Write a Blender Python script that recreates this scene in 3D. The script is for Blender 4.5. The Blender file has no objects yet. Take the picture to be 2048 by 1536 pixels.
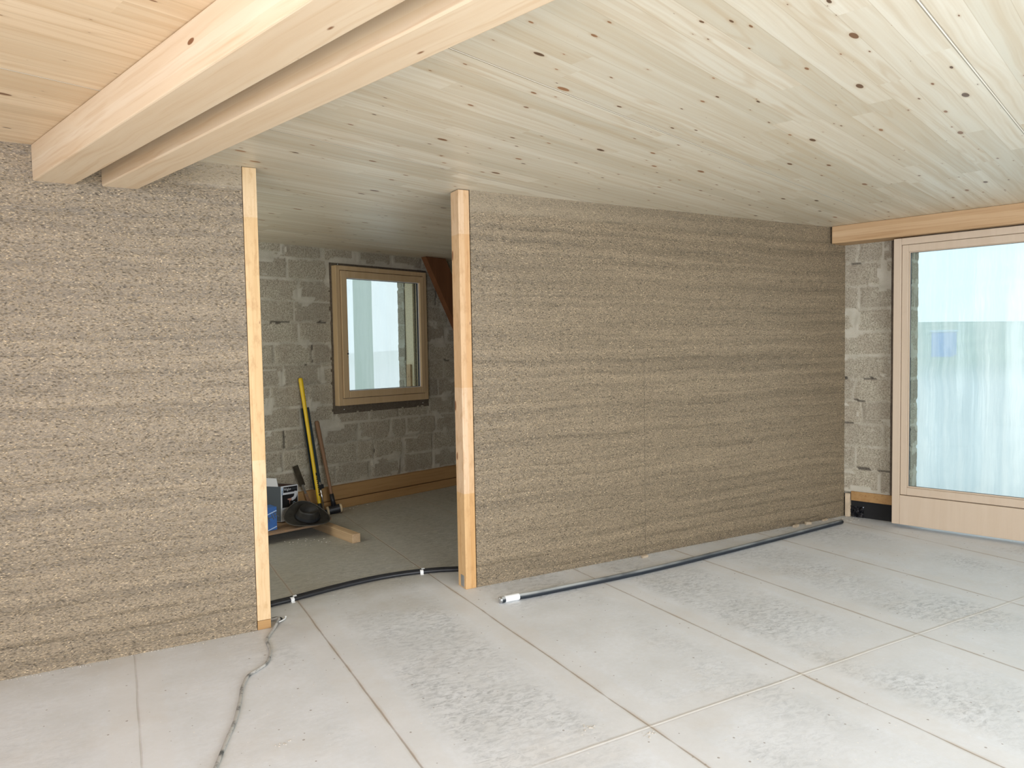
import bpy, bmesh, math, random
from math import sin, cos, pi, radians
from mathutils import Vector, Matrix, noise as mnoise

C = bpy.context.scene.collection
SC = bpy.context.scene

# ------------------------------------------------------------------ camera
F_PX, PITCH, ROLL, YAW, HC = 1432.5, radians(2.732), radians(-0.98), radians(61.023), 1.536
fw = Vector((cos(YAW)*cos(PITCH), sin(YAW)*cos(PITCH), -sin(PITCH)))
rt = Vector((sin(YAW), -cos(YAW), 0)); up = rt.cross(fw)
rt2 = cos(ROLL)*rt + sin(ROLL)*up; up2 = -sin(ROLL)*rt + cos(ROLL)*up
cd = bpy.data.cameras.new('camera'); cd.sensor_width = 36; cd.lens = F_PX/2048*36
cd.clip_start = .05; cd.clip_end = 300
cam = bpy.data.objects.new('camera', cd); C.objects.link(cam)
M = Matrix((rt2, up2, -fw)).transposed().to_4x4(); M.translation = (0, 0, HC)
cam.matrix_world = M
SC.camera = cam

# ------------------------------------------------------------------ light
GA = radians(17.642)                    # the house grid is turned against the skewed partition
def G(m, b, z=0): return Vector((m*cos(GA)-b*sin(GA), m*sin(GA)+b*cos(GA), z))
SC.view_settings.view_transform = 'Standard'; SC.view_settings.look = 'None'
SC.view_settings.gamma = 1; SC.view_settings.use_curve_mapping = False
SC.view_settings.exposure = 0.55
w = bpy.data.worlds.new('world'); SC.world = w; w.use_nodes = True
bg = w.node_tree.nodes['Background']; bg.inputs[0].default_value = (.86, .94, 1, 1); bg.inputs[1].default_value = 1.35
SC.cycles.max_bounces = 8
def area(name, loc, aim, sx, sy, e, col, spread=180):
    l = bpy.data.lights.new(name, 'AREA'); l.shape = 'RECTANGLE'; l.size = sx; l.size_y = sy
    l.energy = e; l.color = col; l.spread = radians(spread)
    o = bpy.data.objects.new(name, l); C.objects.link(o); o.location = loc
    o.rotation_euler = (Vector(aim)-Vector(loc)).to_track_quat('-Z', 'Y').to_euler()
    return o
# daylight entering by the big unglazed openings behind and to the left of the camera
area('daylight_rear', G(1.2, -2.75, 1.7), G(1.6, 3.5, .1), 4.2, 1.6, 125, (.80, .88, 1))
area('daylight_left', G(-2.75, -.05, 1.7), G(2.2, 2.8, .2), 3.8, 1.6, 110, (.72, .80, 1))
area('ground_bounce_left', G(-2.75, -.05, .45), G(1.5, 2.0, 2.4), 3.8, .7, 56, (1, .82, .64))
area('ground_bounce_rear', G(2.2, -2.75, .45), G(3.5, 2.5, 2.5), 4.2, .7, 50, (1, .96, .84))
area('store_fill', G(1.30, 5.3, 1.5), G(3.5, 5.1, 1.2), 1.2, 1.5, 13, (1, .98, .86))  # added fill lamp at an unseen opening, brightens the dark store room

# ------------------------------------------------------------------ node helpers
class NT:
    def __init__(s, name, rough=.6, spec=.3):
        s.m = bpy.data.materials.new(name); s.m.use_nodes = True; s.t = s.m.node_tree; s.N = s.t.nodes; s.L = s.t.links
        s.p = s.N['Principled BSDF']; s.p.inputs['Roughness'].default_value = rough
        s.p.inputs['Specular IOR Level'].default_value = spec
        s.tc = s.N.new('ShaderNodeTexCoord').outputs['Object']
    def set(s, inp, v):
        if v is None: return
        if 'NodeSocket' in type(v).__name__: s.L.new(v, inp)
        else:
            if isinstance(v, (tuple, list)) and len(v) == 3 and len(inp.default_value) == 4: v = (*v, 1)
            inp.default_value = v
    def math(s, op, a, b=None, c=None, clamp=False):
        n = s.N.new('ShaderNodeMath'); n.operation = op; n.use_clamp = clamp
        s.set(n.inputs[0], a); s.set(n.inputs[1], b); s.set(n.inputs[2], c); return n.outputs[0]
    def xyz(s, v=None):
        n = s.N.new('ShaderNodeSeparateXYZ'); s.set(n.inputs[0], v or s.tc); return n.outputs
    def vec(s, x=0., y=0., z=0.):
        n = s.N.new('ShaderNodeCombineXYZ'); s.set(n.inputs[0], x); s.set(n.inputs[1], y); s.set(n.inputs[2], z); return n.outputs[0]
    def map(s, scale=(1, 1, 1), rot=(0, 0, 0), loc=(0, 0, 0), v=None):
        n = s.N.new('ShaderNodeMapping'); s.set(n.inputs[0], v or s.tc)
        n.inputs['Location'].default_value = loc; n.inputs['Rotation'].default_value = rot; n.inputs['Scale'].default_value = scale
        return n.outputs[0]
    def noise(s, v=None, scale=5., detail=3., rough=.5, dist=0., col=False):
        n = s.N.new('ShaderNodeTexNoise'); s.set(n.inputs['Vector'], v or s.tc); s.set(n.inputs['Scale'], scale)
        n.inputs['Detail'].default_value = detail; n.inputs['Roughness'].default_value = rough; n.inputs['Distortion'].default_value = dist
        return n.outputs[1 if col else 0]
    def vor(s, v=None, scale=5., rnd=1., two=False, feat='F1'):
        n = s.N.new('ShaderNodeTexVoronoi'); n.feature = feat
        if two: n.voronoi_dimensions = '2D'
        s.set(n.inputs['Vector'], v or s.tc); s.set(n.inputs['Scale'], scale); n.inputs['Randomness'].default_value = rnd
        return n.outputs
    def wn(s, v):
        n = s.N.new('ShaderNodeTexWhiteNoise'); s.set(n.inputs['Vector'], v); return n.outputs
    def ramp(s, f, a, b, lo=0., hi=1.):
        n = s.N.new('ShaderNodeMapRange'); s.set(n.inputs[0], f); n.inputs[1].default_value = a; n.inputs[2].default_value = b
        n.inputs[3].default_value = lo; n.inputs[4].default_value = hi; return n.outputs[0]
    def mix(s, f, a, b, mode='MIX'):
        n = s.N.new('ShaderNodeMix'); n.data_type = 'RGBA'; n.blend_type = mode
        s.set(n.inputs[0], f); s.set(n.inputs[6], a); s.set(n.inputs[7], b); return n.outputs[2]
    def vadd(s, a, b, sc=1.):
        n = s.N.new('ShaderNodeVectorMath'); n.operation = 'MULTIPLY_ADD'; s.set(n.inputs[0], b)
        n.inputs[1].default_value = (sc, sc, sc); s.set(n.inputs[2], a); return n.outputs[0]
    def color(s, c): s.set(s.p.inputs['Base Color'], c)
    def bump(s, h, dist=.002, strength=1.):
        n = s.N.new('ShaderNodeBump'); n.inputs['Distance'].default_value = dist; s.set(n.inputs['Strength'], strength)
        s.set(n.inputs['Height'], h); s.L.new(n.outputs[0], s.p.inputs['Normal'])
    def attr(s, name):
        n = s.N.new('ShaderNodeAttribute'); n.attribute_name = name; return n.outputs['Fac']

def plain(name, col, rough=.5, metal=0., spec=.4, nz=0., nscale=20.):
    t = NT(name, rough, spec); t.p.inputs['Metallic'].default_value = metal
    if nz:
        f = t.noise(scale=nscale, detail=4)
        t.color(t.mix(t.ramp(f, .3, .7), tuple(c*(1-nz) for c in col), tuple(min(1, c*(1+nz)) for c in col)))
        t.bump(f, .001, .5)
    else: t.color(col)
    return t.m

def wood(name, col, dark, axis=2, rough=.55, knots=1., segs=None, stain=0., grain=1., spec=.3, strip=None, kscale=1.):
    """straight-grained spruce; axis = grain direction in object space"""
    t = NT(name, rough, spec); sc = [14, 14, 14]; sc[axis] = .7
    warp = t.noise(t.map((1.2, 1.2, 1.2)), 1.5, 2, col=True)
    v = t.vadd(t.tc, warp, .05)
    g1 = t.noise(t.map(tuple(sc), v=v), 1., 4, .55)
    sc2 = [70, 70, 70]; sc2[axis] = 1.3
    g2 = t.noise(t.map(tuple(sc2), v=v), 1., 2, .5)
    c = t.mix(t.ramp(g1, .35, .7), col, tuple(a*.6+b*.4 for a, b in zip(col, dark)))
    c = t.mix(t.math('MULTIPLY', t.ramp(g2, .52, .75), .45*grain), c, dark)
    if segs:                                        # finger-jointed lengths of different boards
        z = t.xyz()[axis]
        for a, b, tint in segs:
            m = t.math('MULTIPLY', t.math('GREATER_THAN', z, a), t.math('LESS_THAN', z, b))
            c = t.mix(m, c, t.mix(1, c, tint, 'MULTIPLY'))
    if strip:                                       # glued laminations
        ax, w0, tint = strip
        k = t.math('FLOOR', t.math('DIVIDE', t.xyz()[ax], w0)); r = t.wn(t.vec(k, 3.1, 0))[0]
        c = t.mix(r, c, t.mix(1, c, tint, 'MULTIPLY'))
    if stain:
        s_ = t.noise(t.map((30, 30, 12)), 1., 5, .7)
        c = t.mix(t.math('MULTIPLY', t.ramp(s_, .50, .66), stain), c, (.40, .22, .09))
    if knots:
        ks = [10*kscale]*3; ks[axis] = 3.4*kscale
        vo = t.vor(t.map(tuple(ks), v=v), 1.)
        big = t.math('MULTIPLY', t.math('POWER', t.xyz(vo[1])[0], 2.0), .135*knots)
        kd = t.math('SUBTRACT', big, vo[0])
        c = t.mix(t.ramp(kd, -.05, .02, 0, .5), c, tuple(a*.5+b*.5 for a, b in zip(col, dark)))
        c = t.mix(t.ramp(kd, -.005, .02), c, (.22, .10, .045))
    t.color(c); t.bump(g2, .0006, .35); return t.m

# ------------------------------------------------------------------ materials
def m_hemp(tint):
    t = NT('hemp_plaster', .42, .45); x, y, z = t.xyz()
    wob = t.noise(t.vec(t.math('MULTIPLY', x, 1.1), 0., t.math('MULTIPLY', z, 2.2)), 1., 3)
    zz = t.math('ADD', z, t.math('MULTIPLY', wob, .09))
    # rammed layers
    lay = t.noise(t.vec(t.math('MULTIPLY', x, .35), 5., t.math('MULTIPLY', zz, 15.)), 1., 2, .6)
    fr = t.math('FRACT', t.math('DIVIDE', zz, .088))
    edge = t.math('MULTIPLY', t.ramp(fr, 0, .22, 1, 0), t.ramp(t.noise(t.vec(t.math('MULTIPLY', x, 2.2), 9., t.math('MULTIPLY', zz, 9.)), 1., 3), .40, .62))
    base = t.mix(t.ramp(lay, .3, .7), tuple(c*.74 for c in tint), tuple(min(1, c*1.26) for c in tint))
    base = t.mix(t.math('MULTIPLY', edge, .55), base, tuple(c*.45 for c in tint))
    # shives: short fibres lying mostly flat
    dv = t.noise(t.map((9, 1, 9)), 1., 2, col=True)
    v = t.vadd(t.tc, dv, .06)
    hs = None
    for i, (ang, s1, s2, thr) in enumerate(((.25, 52, 150, .30), (-.45, 60, 175, .30), (1.1, 62, 170, .26))):
        vo = t.vor(t.map((s1, 1, s2), (0, ang, 0), (i*7.3, 0, i*3.1), v=v), 1.)
        r = t.xyz(vo[1])
        on = t.math('MULTIPLY', t.ramp(vo[0], .18, .42, 1, 0), t.math('GREATER_THAN', r[0], .52+.1*(i == 2)))
        base = t.mix(t.math('MULTIPLY', on, t.ramp(r[1], 0, 1, .0, .85)), base, tuple(min(1, c*f) for c, f in zip(tint, (3.1, 3.05, 2.9))))
        off = t.math('MULTIPLY', t.ramp(vo[0], .15, .5, 1, 0), t.math('LESS_THAN', r[0], .32))
        base = t.mix(t.math('MULTIPLY', off, t.ramp(r[2], 0, 1, .2, .95)), base, tuple(c*.13 for c in tint))
        hs = t.math('SUBTRACT', on, off) if hs is None else hs
    n2 = t.noise(t.map((90, 1, 130)), 1., 3, .7)
    base = t.mix(t.ramp(n2, .40, .62, .0, .55), base, tuple(c*.35 for c in tint))
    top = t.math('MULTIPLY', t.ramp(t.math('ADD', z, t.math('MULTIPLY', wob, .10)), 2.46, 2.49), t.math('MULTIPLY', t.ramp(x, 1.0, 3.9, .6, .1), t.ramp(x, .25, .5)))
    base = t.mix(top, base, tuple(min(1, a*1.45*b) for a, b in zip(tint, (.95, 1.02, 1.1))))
    # construction joint in the long wall
    j = t.math('MULTIPLY', t.ramp(t.math('ABSOLUTE', t.math('SUBTRACT', x, JX)), .001, .005, 1, 0), t.ramp(z, 1.3, 1.6, .55, 0))
    base = t.mix(j, base, tuple(c*.3 for c in tint))
    t.color(base)
    t.bump(t.math('ADD', t.math('ADD', hs, t.math('MULTIPLY', n2, 1.3)), t.math('MULTIPLY', t.math('SUBTRACT', lay, edge), 1.6)), .0028, .7)
    return t.m
JX = 3.395

def m_floor():
    t = NT('floor_screed', .55, .3); x, y, z = t.xyz()
    wob = t.math('MULTIPLY', t.math('SUBTRACT', t.noise(scale=2.2, detail=4), .5), .016)
    fine = t.noise(scale=38, detail=5, rough=.65); mid = t.noise(scale=3.3, detail=5, rough=.62)
    fx = t.math('FRACT', t.math('DIVIDE', t.math('ADD', t.math('SUBTRACT', x, .033), wob), .9055))
    dj = t.math('MULTIPLY', t.math('MINIMUM', fx, t.math('SUBTRACT', 1., fx)), .9055)      # metres to the nearest joint
    dy = t.math('ABSOLUTE', t.math('SUBTRACT', t.math('ADD', y, wob), 2.222))
    dark = (.46, .445, .40); light = (.74, .765, .79)
    c = t.mix(t.ramp(mid, .30, .62), (.65, .67, .68), light)
    c = t.mix(t.ramp(fine, .35, .7, 0, .25), c, (.58, .575, .54))
    # trowelled filler band along every joint
    band = t.math('MAXIMUM', t.ramp(t.math('ADD', dj, t.math('MULTIPLY', wob, 3.)), .10, .125, 1, 0), t.ramp(dy, .11, .14, .8, 0))
    c = t.mix(t.math('MULTIPLY', band, .45), c, (.70, .70, .69))
    # grey-blue scuffs inside the boards, trowelled in short strokes
    st = t.noise(t.map((19, 40, 1), (0, 0, .5)), 1., 6, .75, .8)
    reg = t.noise(scale=1.15, detail=2.5)
    sm = t.math('MULTIPLY', t.ramp(st, .44, .64), t.ramp(t.math('ADD', reg, t.math('MULTIPLY', mid, .3)), .54, .76))
    inner = t.ramp(dj, .14, .22)
    c = t.mix(t.math('MULTIPLY', t.math('MULTIPLY', sm, inner), t.ramp(x, .3, 1., .2, .60)), c, (.27, .29, .30))
    # brown dust
    du = t.noise(t.map((1, 1, 1), loc=(4, 7, 0)), 2.1, 5, .65)
    c = t.mix(t.ramp(du, .52, .72, 0, .25), c, (.60, .54, .46))
    near = t.ramp(y, 3.75, 4.2)                     # earth and dust along the foot of the plaster
    c = t.mix(t.math('MULTIPLY', near, t.ramp(du, .3, .6, .1, .45)), c, (.42, .38, .31))
    far = t.ramp(y, 4.3, 4.7)                       # darker, browner screed in the store room
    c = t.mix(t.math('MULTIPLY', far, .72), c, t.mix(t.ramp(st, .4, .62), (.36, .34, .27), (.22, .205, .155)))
    # specks
    vo = t.vor(t.map((1, 1, .0)), 13., two=True); r = t.xyz(vo[1])
    sp = t.math('MULTIPLY', t.math('LESS_THAN', vo[0], t.math('MULTIPLY', r[1], .07)), t.math('GREATER_THAN', r[0], .8))
    c = t.mix(t.math('MULTIPLY', sp, .7), c, (.24, .20, .17))
    vo2 = t.vor(t.map((1, 1, .0), loc=(3.3, 1.1, 0)), 17., two=True); r2 = t.xyz(vo2[1])
    sp2 = t.math('MULTIPLY', t.math('LESS_THAN', vo2[0], t.math('MULTIPLY', r2[1], .06)), t.math('GREATER_THAN', r2[0], .7))
    c = t.mix(sp2, c, (.8, .79, .76))
    # joint cracks
    jn = t.noise(scale=5, detail=4)
    ln = t.math('MULTIPLY', t.ramp(dj, .0018, .0055, 1, 0), t.ramp(jn, .30, .55, .45, 1))
    c = t.mix(t.math('MULTIPLY', ln, t.ramp(x, .3, .9, .25, .8)), c, (.26, .20, .15))
    halo = t.math('MULTIPLY', t.ramp(dj, .004, .018, 1, 0), t.ramp(jn, .35, .65, 0, .55))
    c = t.mix(t.math('MULTIPLY', halo, t.ramp(x, .3, .9, .2, 1.)), c, (.48, .41, .33))
    rid = t.math('MULTIPLY', t.ramp(dy, .002, .009, 1, 0), t.ramp(x, 1.2, 1.5))
    c = t.mix(t.math('MULTIPLY', rid, .6), c, (.72, .69, .63))
    rs = t.math('MULTIPLY', t.ramp(t.math('ABSOLUTE', t.math('SUBTRACT', dy, .011)), 0, .006, 1, 0), t.ramp(x, 1.2, 1.5))
    c = t.mix(t.math('MULTIPLY', rs, .3), c, (.40, .35, .28))
    t.color(c)
    t.set(t.p.inputs['Roughness'], t.ramp(mid, .3, .7, .42, .62))
    h = t.math('ADD', t.math('MULTIPLY', fine, .4), t.math('ADD', t.math('MULTIPLY', ln, -2.), t.math('MULTIPLY', rid, 1.2)))
    t.bump(t.math('ADD', h, t.math('MULTIPLY', st, .4)), .002, .5); return t.m

def m_ceiling():
    """whitewashed spruce panels; lamellas run along x, panel joints every 1.218 m in y"""
    t = NT('ceiling_boards', .40, .42); x, y, z = t.xyz()
    row = t.math('FLOOR', t.math('DIVIDE', y, .1015)); rr = t.wn(t.vec(row, 0., 0.))[0]
    seg = t.math('FLOOR', t.math('DIVIDE', t.math('ADD', x, t.math('MULTIPLY', rr, 9.)), 1.75))
    r = t.wn(t.vec(row, seg, 2.))[0]; r2 = t.wn(t.vec(row, seg, 7.))[0]
    v = t.vec(t.math('ADD', x, t.math('MULTIPLY', r, 31.)), t.math('ADD', y, t.math('MULTIPLY', r2, 17.)), 0.)
    wv = t.vadd(v, t.noise(v, 1.6, 2, col=True), .07)
    g = t.noise(t.map((.55, 26, 1), v=wv), 1., 4, .55); g2 = t.noise(t.map((1.6, 95, 1), v=wv), 1., 2)
    cathedral = t.math('SINE', t.math('MULTIPLY', t.noise(t.map((.5, 9, 1), v=v), 1., 2, .4, .3), 62.))
    c = t.mix(r, (.62, .575, .46), (.775, .735, .62))
    c = t.mix(t.ramp(g, .4, .70, 0, .60), c, (.53, .42, .27))
    c = t.mix(t.math('MULTIPLY', t.ramp(cathedral, .55, 1.), t.math('MULTIPLY', t.math('GREATER_THAN', r2, .62), .30)), c, (.50, .37, .22))
    c = t.mix(t.ramp(g2, .5, .8, 0, .22), c, (.48, .38, .25))
    big = t.noise(scale=.5, detail=1)
    c = t.mix(t.ramp(big, .35, .65, 0, .25), c, (.66, .54, .37))
    warm = t.math('LESS_THAN', x, 1.04)             # the bay left of the beams is tinted warmer
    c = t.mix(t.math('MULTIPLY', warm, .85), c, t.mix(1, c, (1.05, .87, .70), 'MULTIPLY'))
    # knots
    kv = t.vadd(t.map((1, 1, 0)), t.noise(scale=9, detail=1, col=True), .01)
    for sc_, k, th in (((2.6, 7.2, 1), .088, .3), ((3.6, 10.5, 1), .062, .40)):
        vo = t.vor(t.map(sc_, loc=(sc_[0]*3, 1, 0), v=kv), 1., two=True); q = t.xyz(vo[1])
        rad = t.math('MULTIPLY', t.math('MULTIPLY', t.math('POWER', q[1], 2.5), k), t.math('GREATER_THAN', q[0], th*.5))
        d = t.math('SUBTRACT', rad, vo[0])
        c = t.mix(t.math('MULTIPLY', t.ramp(d, -.07, .01, 0, .4), t.math('GREATER_THAN', rad, .012)), c, (.47, .33, .19))
        c = t.mix(t.ramp(d, -.006, .006), c, t.mix(q[2], (.10, .06, .035), (.34, .17, .08)))
    fy = t.math('FRACT', t.math('DIVIDE', y, .1015)); le = t.math('MINIMUM', fy, t.math('SUBTRACT', 1., fy))
    c = t.mix(t.ramp(le, .0, .016, .50, 0), c, (.38, .29, .17))
    py = t.math('FRACT', t.math('DIVIDE', t.math('SUBTRACT', y, .603), 1.218)); pe = t.math('MULTIPLY', t.math('MINIMUM', py, t.math('SUBTRACT', 1., py)), 1.218)
    c = t.mix(t.ramp(pe, .0015, .004, .85, 0), c, (.80, .76, .66))
    pd = t.math('ABSOLUTE', t.math('SUBTRACT', t.math('MULTIPLY', py, 1.218), .006))
    c = t.mix(t.ramp(pd, .0008, .003, .7, 0), c, (.16, .13, .09))
    t.color(c)
    t.set(t.p.inputs['Roughness'], t.ramp(g, .3, .7, .33, .50))
    t.bump(t.math('ADD', t.math('MULTIPLY', g2, .5), t.math('ADD', r, t.math('MULTIPLY', t.ramp(pe, 0, .004, 1, 0), -3.))), .0012, .6)
    return t.m

def m_block():
    t = NT('pumice_block', .85, .2); mo = t.attr('mortar'); tn = t.attr('tone'); gp = t.attr('gap')
    n = t.noise(scale=95, detail=4, rough=.7); n2 = t.noise(scale=6, detail=3)
    c = t.mix(t.ramp(n, .38, .62), (.28, .25, .18), (.60, .55, .435))
    c = t.mix(t.ramp(n2, .35, .7, 0, .4), c, (.30, .24, .18))
    c = t.mix(t.math('MULTIPLY', tn, .35), c, (.25, .22, .175))
    vo = t.vor(scale=75); c = t.mix(t.ramp(vo[0], .12, .3, .55, 0), c, (.10, .085, .065))
    mc = t.mix(t.ramp(n2, .3, .7), (.46, .43, .345), (.62, .585, .49))
    mc = t.mix(t.ramp(n, .4, .7, 0, .3), mc, (.34, .31, .26))
    c = t.mix(mo, c, mc); c = t.mix(gp, c, (.05, .042, .035))
    t.color(c); t.bump(t.math('ADD', n, t.math('MULTIPLY', t.ramp(vo[0], 0, .3), .6)), .006, t.ramp(mo, 0, 1, .9, .35)); return t.m

def m_film(name='plastic_film', ca=(.60, .73, .79), cb=(.87, .93, .94), tr0=.40, tr1=.14):
    t = NT(name, .35, .5); x, y, z = t.xyz()
    v = t.vadd(t.tc, t.noise(scale=3, detail=2, col=True), .06)
    s1 = t.noise(t.map((7, 7, .22), v=v), 1., 5, .6); s2 = t.noise(t.map((2.2, 2.2, .35), v=v), 1., 3)
    N, L = t.N, t.L
    tr = N.new('ShaderNodeBsdfTranslucent'); df = N.new('ShaderNodeBsdfDiffuse'); tp = N.new('ShaderNodeBsdfTransparent')
    gl = N.new('ShaderNodeBsdfGlossy'); gl.inputs['Roughness'].default_value = .25
    colr = t.mix(t.ramp(s1, .38, .62), ca, cb)
    L.new(colr, tr.inputs[0]); L.new(colr, df.inputs[0]); tp.inputs[0].default_value = (.93, .98, 1, 1)
    bp_ = N.new('ShaderNodeBump'); bp_.inputs['Distance'].default_value = .02; bp_.inputs['Strength'].default_value = .6
    L.new(t.math('ADD', s1, s2), bp_.inputs['Height'])
    for nd in (tr, df, gl): L.new(bp_.outputs[0], nd.inputs['Normal'])
    def mx(f, a, b):
        n = N.new('ShaderNodeMixShader'); t.set(n.inputs[0], f); L.new(a, n.inputs[1]); L.new(b, n.inputs[2]); return n.outputs[0]
    a = mx(.25, tr.outputs[0], df.outputs[0])
    a = mx(t.ramp(s1, .3, .7, tr0, tr1), a, tp.outputs[0])
    a = mx(.05, a, gl.outputs[0])
    L.new(a, N['Material Output'].inputs['Surface']); return t.m

def m_glass():
    t = NT('window_glass', 0., .5); N, L = t.N, t.L
    tp = N.new('ShaderNodeBsdfTransparent'); tp.inputs[0].default_value = (.94, .97, .96, 1)
    gl = N.new('ShaderNodeBsdfGlossy'); gl.inputs['Roughness'].default_value = .02
    fr = N.new('ShaderNodeFresnel'); fr.inputs[0].default_value = 1.45
    n = N.new('ShaderNodeMixShader'); L.new(t.math('MULTIPLY', fr.outputs[0], .8), n.inputs[0]); L.new(tp.outputs[0], n.inputs[1]); L.new(gl.outputs[0], n.inputs[2])
    L.new(n.outputs[0], N['Material Output'].inputs['Surface']); return t.m

SPR = (.72, .57, .40); SPRD = (.48, .29, .14)
MT = {}
MT['hemp'] = m_hemp((.255, .199, .129))
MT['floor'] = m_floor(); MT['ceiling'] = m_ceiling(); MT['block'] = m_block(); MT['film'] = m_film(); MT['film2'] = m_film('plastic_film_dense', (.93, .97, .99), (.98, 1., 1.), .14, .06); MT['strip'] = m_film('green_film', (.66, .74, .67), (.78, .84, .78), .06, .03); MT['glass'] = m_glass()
MT['beam'] = wood('beam_wood', (.76, .645, .485), (.58, .39, .22), 1, knots=1.5, strip=(2, .045, (.95, .91, .86)), kscale=1.5)
MT['post_l'] = wood('post_wood_left', (.70, .53, .32), (.48, .28, .11), 2, segs=((.95, 2.28, (.93, .86, .74)),), stain=.42, knots=.9)
MT['post_r'] = wood('post_wood_right', (.69, .515, .345), (.48, .26, .11), 2, segs=((1.3, 2.27, (.92, .84, .72)), (0, .62, (.95, .86, .66))), stain=.42, knots=1.1, strip=(0, .04, (.93, .84, .70)))
MT['lintel'] = wood('lintel_wood', (.60, .42, .25), (.38, .21, .09), 1, strip=(2, .05, (.88, .84, .78)), knots=1.2)
MT['sleeper'] = wood('sleeper_wood', (.40, .24, .10), (.24, .12, .04), 0, rough=.75, knots=.8, stain=.4)
MT['brace'] = wood('brace_wood', (.16, .065, .025), (.08, .03, .012), 2, rough=.7, knots=.6)
MT['batten'] = wood('batten_wood', (.60, .42, .25), (.32, .19, .09), 0, knots=1., rough=.7)
MT['board'] = wood('board_wood', (.34, .23, .14), (.17, .10, .06), 0, rough=.8, stain=.5, knots=0)
MT['frame'] = wood('window_wood', (.585, .475, .36), (.50, .385, .27), 2, knots=0, grain=.5, rough=.42, spec=.4)
MT['frame2'] = wood('window_wood_small', (.56, .41, .24), (.42, .28, .14), 2, knots=0, grain=.6, rough=.45)
MT['void'] = plain('void_shade', (.012, .012, .012), .9)
MT['brown_board'] = plain('sealing_board', (.115, .085, .06), .8, nz=.3, nscale=40)
MT['grey_board'] = plain('soft_fibre_board', (.13, .105, .075), .9, nz=.25, nscale=60)
MT['render'] = plain('bare_wall', (.55, .52, .47), .9, nz=.1, nscale=3)
MT['rubber'] = plain('black_rubber', (.018, .019, .022), .38, nz=.2)
MT['pipe'] = None
MT['white'] = plain('white_plastic', (.78, .79, .78), .45, nz=.04)
MT['steel'] = plain('zinc_steel', (.55, .56, .57), .4, 1., nz=.1)
MT['chrome'] = plain('chrome', (.75, .76, .78), .15, 1.)
MT['blackp'] = plain('black_plastic', (.02, .022, .025), .4)
MT['darkbar'] = plain('dark_blue_grey_metal', (.035, .05, .06), .45, .2)
MT['yellow'] = plain('yellow_lacquer', (.70, .47, .015), .35, nz=.06)
MT['handle_wood'] = wood('hammer_handle_wood', (.26, .15, .085), (.12, .06, .03), 2, knots=0, rough=.6)
MT['hide'] = plain('mallet_face', (.55, .43, .27), .6, nz=.1)
MT['felt'] = plain('waxed_felt', (.022, .020, .017), .55, nz=.4, nscale=18)
MT['hatband'] = plain('hat_edge', (.075, .068, .055), .6)
MT['card_white'] = plain('white_card', (.66, .68, .70), .6)
MT['card_in'] = plain('brown_card', (.07, .04, .03), .9)
MT['ink'] = plain('black_ink', (.012, .012, .014), .35)
MT['card_side'] = plain('dark_grey_card', (.07, .085, .10), .6)
MT['skin'] = plain('printed_hand', (.50, .27, .20), .6)
MT['blue'] = plain('blue_card', (.035, .12, .36), .5, nz=.1)
MT['lightblue'] = plain('light_blue_print', (.42, .55, .72), .5)
MT['chip'] = plain('wood_chip', (.55, .44, .31), .8, nz=.15)
MT['crumb'] = plain('plaster_crumb', (.5, .46, .4), .9, nz=.2)
MT['cable'] = None
MT['blade'] = plain('old_blade', (.06, .05, .035), .5, .5, nz=.3)
MT['foil'] = plain('black_sheeting', (.015, .015, .017), .18)
MT['insul'] = plain('insulation_board', (.80, .68, .47), .9, nz=.18, nscale=90)
MT['grass'] = plain('field_grass', (.20, .27, .14), .9, nz=.3, nscale=1.5)
MT['gravel'] = plain('yard_gravel', (.42, .42, .40), .9, nz=.15, nscale=4)
MT['bluebox'] = plain('blue_paint', (.05, .18, .62), .5)
MT['greytarp'] = plain('grey_green_tarp', (.42, .48, .42), .6, nz=.06, nscale=3)
t = NT('dusty_pipe', .42, .4); zz = t.noise(t.map((3, 3, 3)), 1.2, 4)
nrm = t.N.new('ShaderNodeNewGeometry').outputs['Normal']
dust = t.math('MULTIPLY', t.ramp(t.xyz(nrm)[2], .25, .75), t.math('MULTIPLY', t.ramp(zz, .34, .6, .35, 1), t.ramp(t.xyz()[0], 2.2, 3.2, 1, .55)))
t.color(t.mix(dust, (.016, .022, .03), (.42, .44, .43))); MT['pipe'] = t.m
t = NT('dusty_cable', .7, .2); zz = t.noise(scale=14, detail=4, rough=.7)
t.color(t.mix(t.ramp(zz, .32, .52), (.08, .085, .085), (.44, .43, .40))); MT['cable'] = t.m

# ------------------------------------------------------------------ mesh helpers
def link(name, bm, mat, parent=None, loc=(0, 0, 0), rz=0., smooth=False, bevel=0., rot=None):
    me = bpy.data.meshes.new(name)
    if smooth:
        for f in bm.faces: f.smooth = True
    bmesh.ops.recalc_face_normals(bm, faces=bm.faces)
    bm.to_mesh(me); bm.free()
    for m_ in (mat if isinstance(mat, (list, tuple)) else [mat]): me.materials.append(m_)
    o = bpy.data.objects.new(name, me); C.objects.link(o); o.location = loc
    o.rotation_euler = rot if rot else (0, 0, rz)
    if parent: o.parent = parent
    if bevel:
        b_ = o.modifiers.new('bevel', 'BEVEL'); b_.width = bevel; b_.segments = 2; b_.limit_method = 'ANGLE'
    return o
def box(bm, x0, x1, y0, y1, z0, z1, mi=0, mat=None):
    vs = [bm.verts.new((x, y, z)) for x in (x0, x1) for y in (y0, y1) for z in (z0, z1)]
    if mat: 
        for v in vs: v.co = mat @ v.co
    for q in ((0, 1, 3, 2), (4, 6, 7, 5), (0, 4, 5, 1), (2, 3, 7, 6), (0, 2, 6, 4), (1, 5, 7, 3)):
        f = bm.faces.new([vs[i] for i in q]); f.material_index = mi
    return vs
def B1(*a, **k): bm = bmesh.new(); box(bm, *a, **k); return bm
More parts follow.
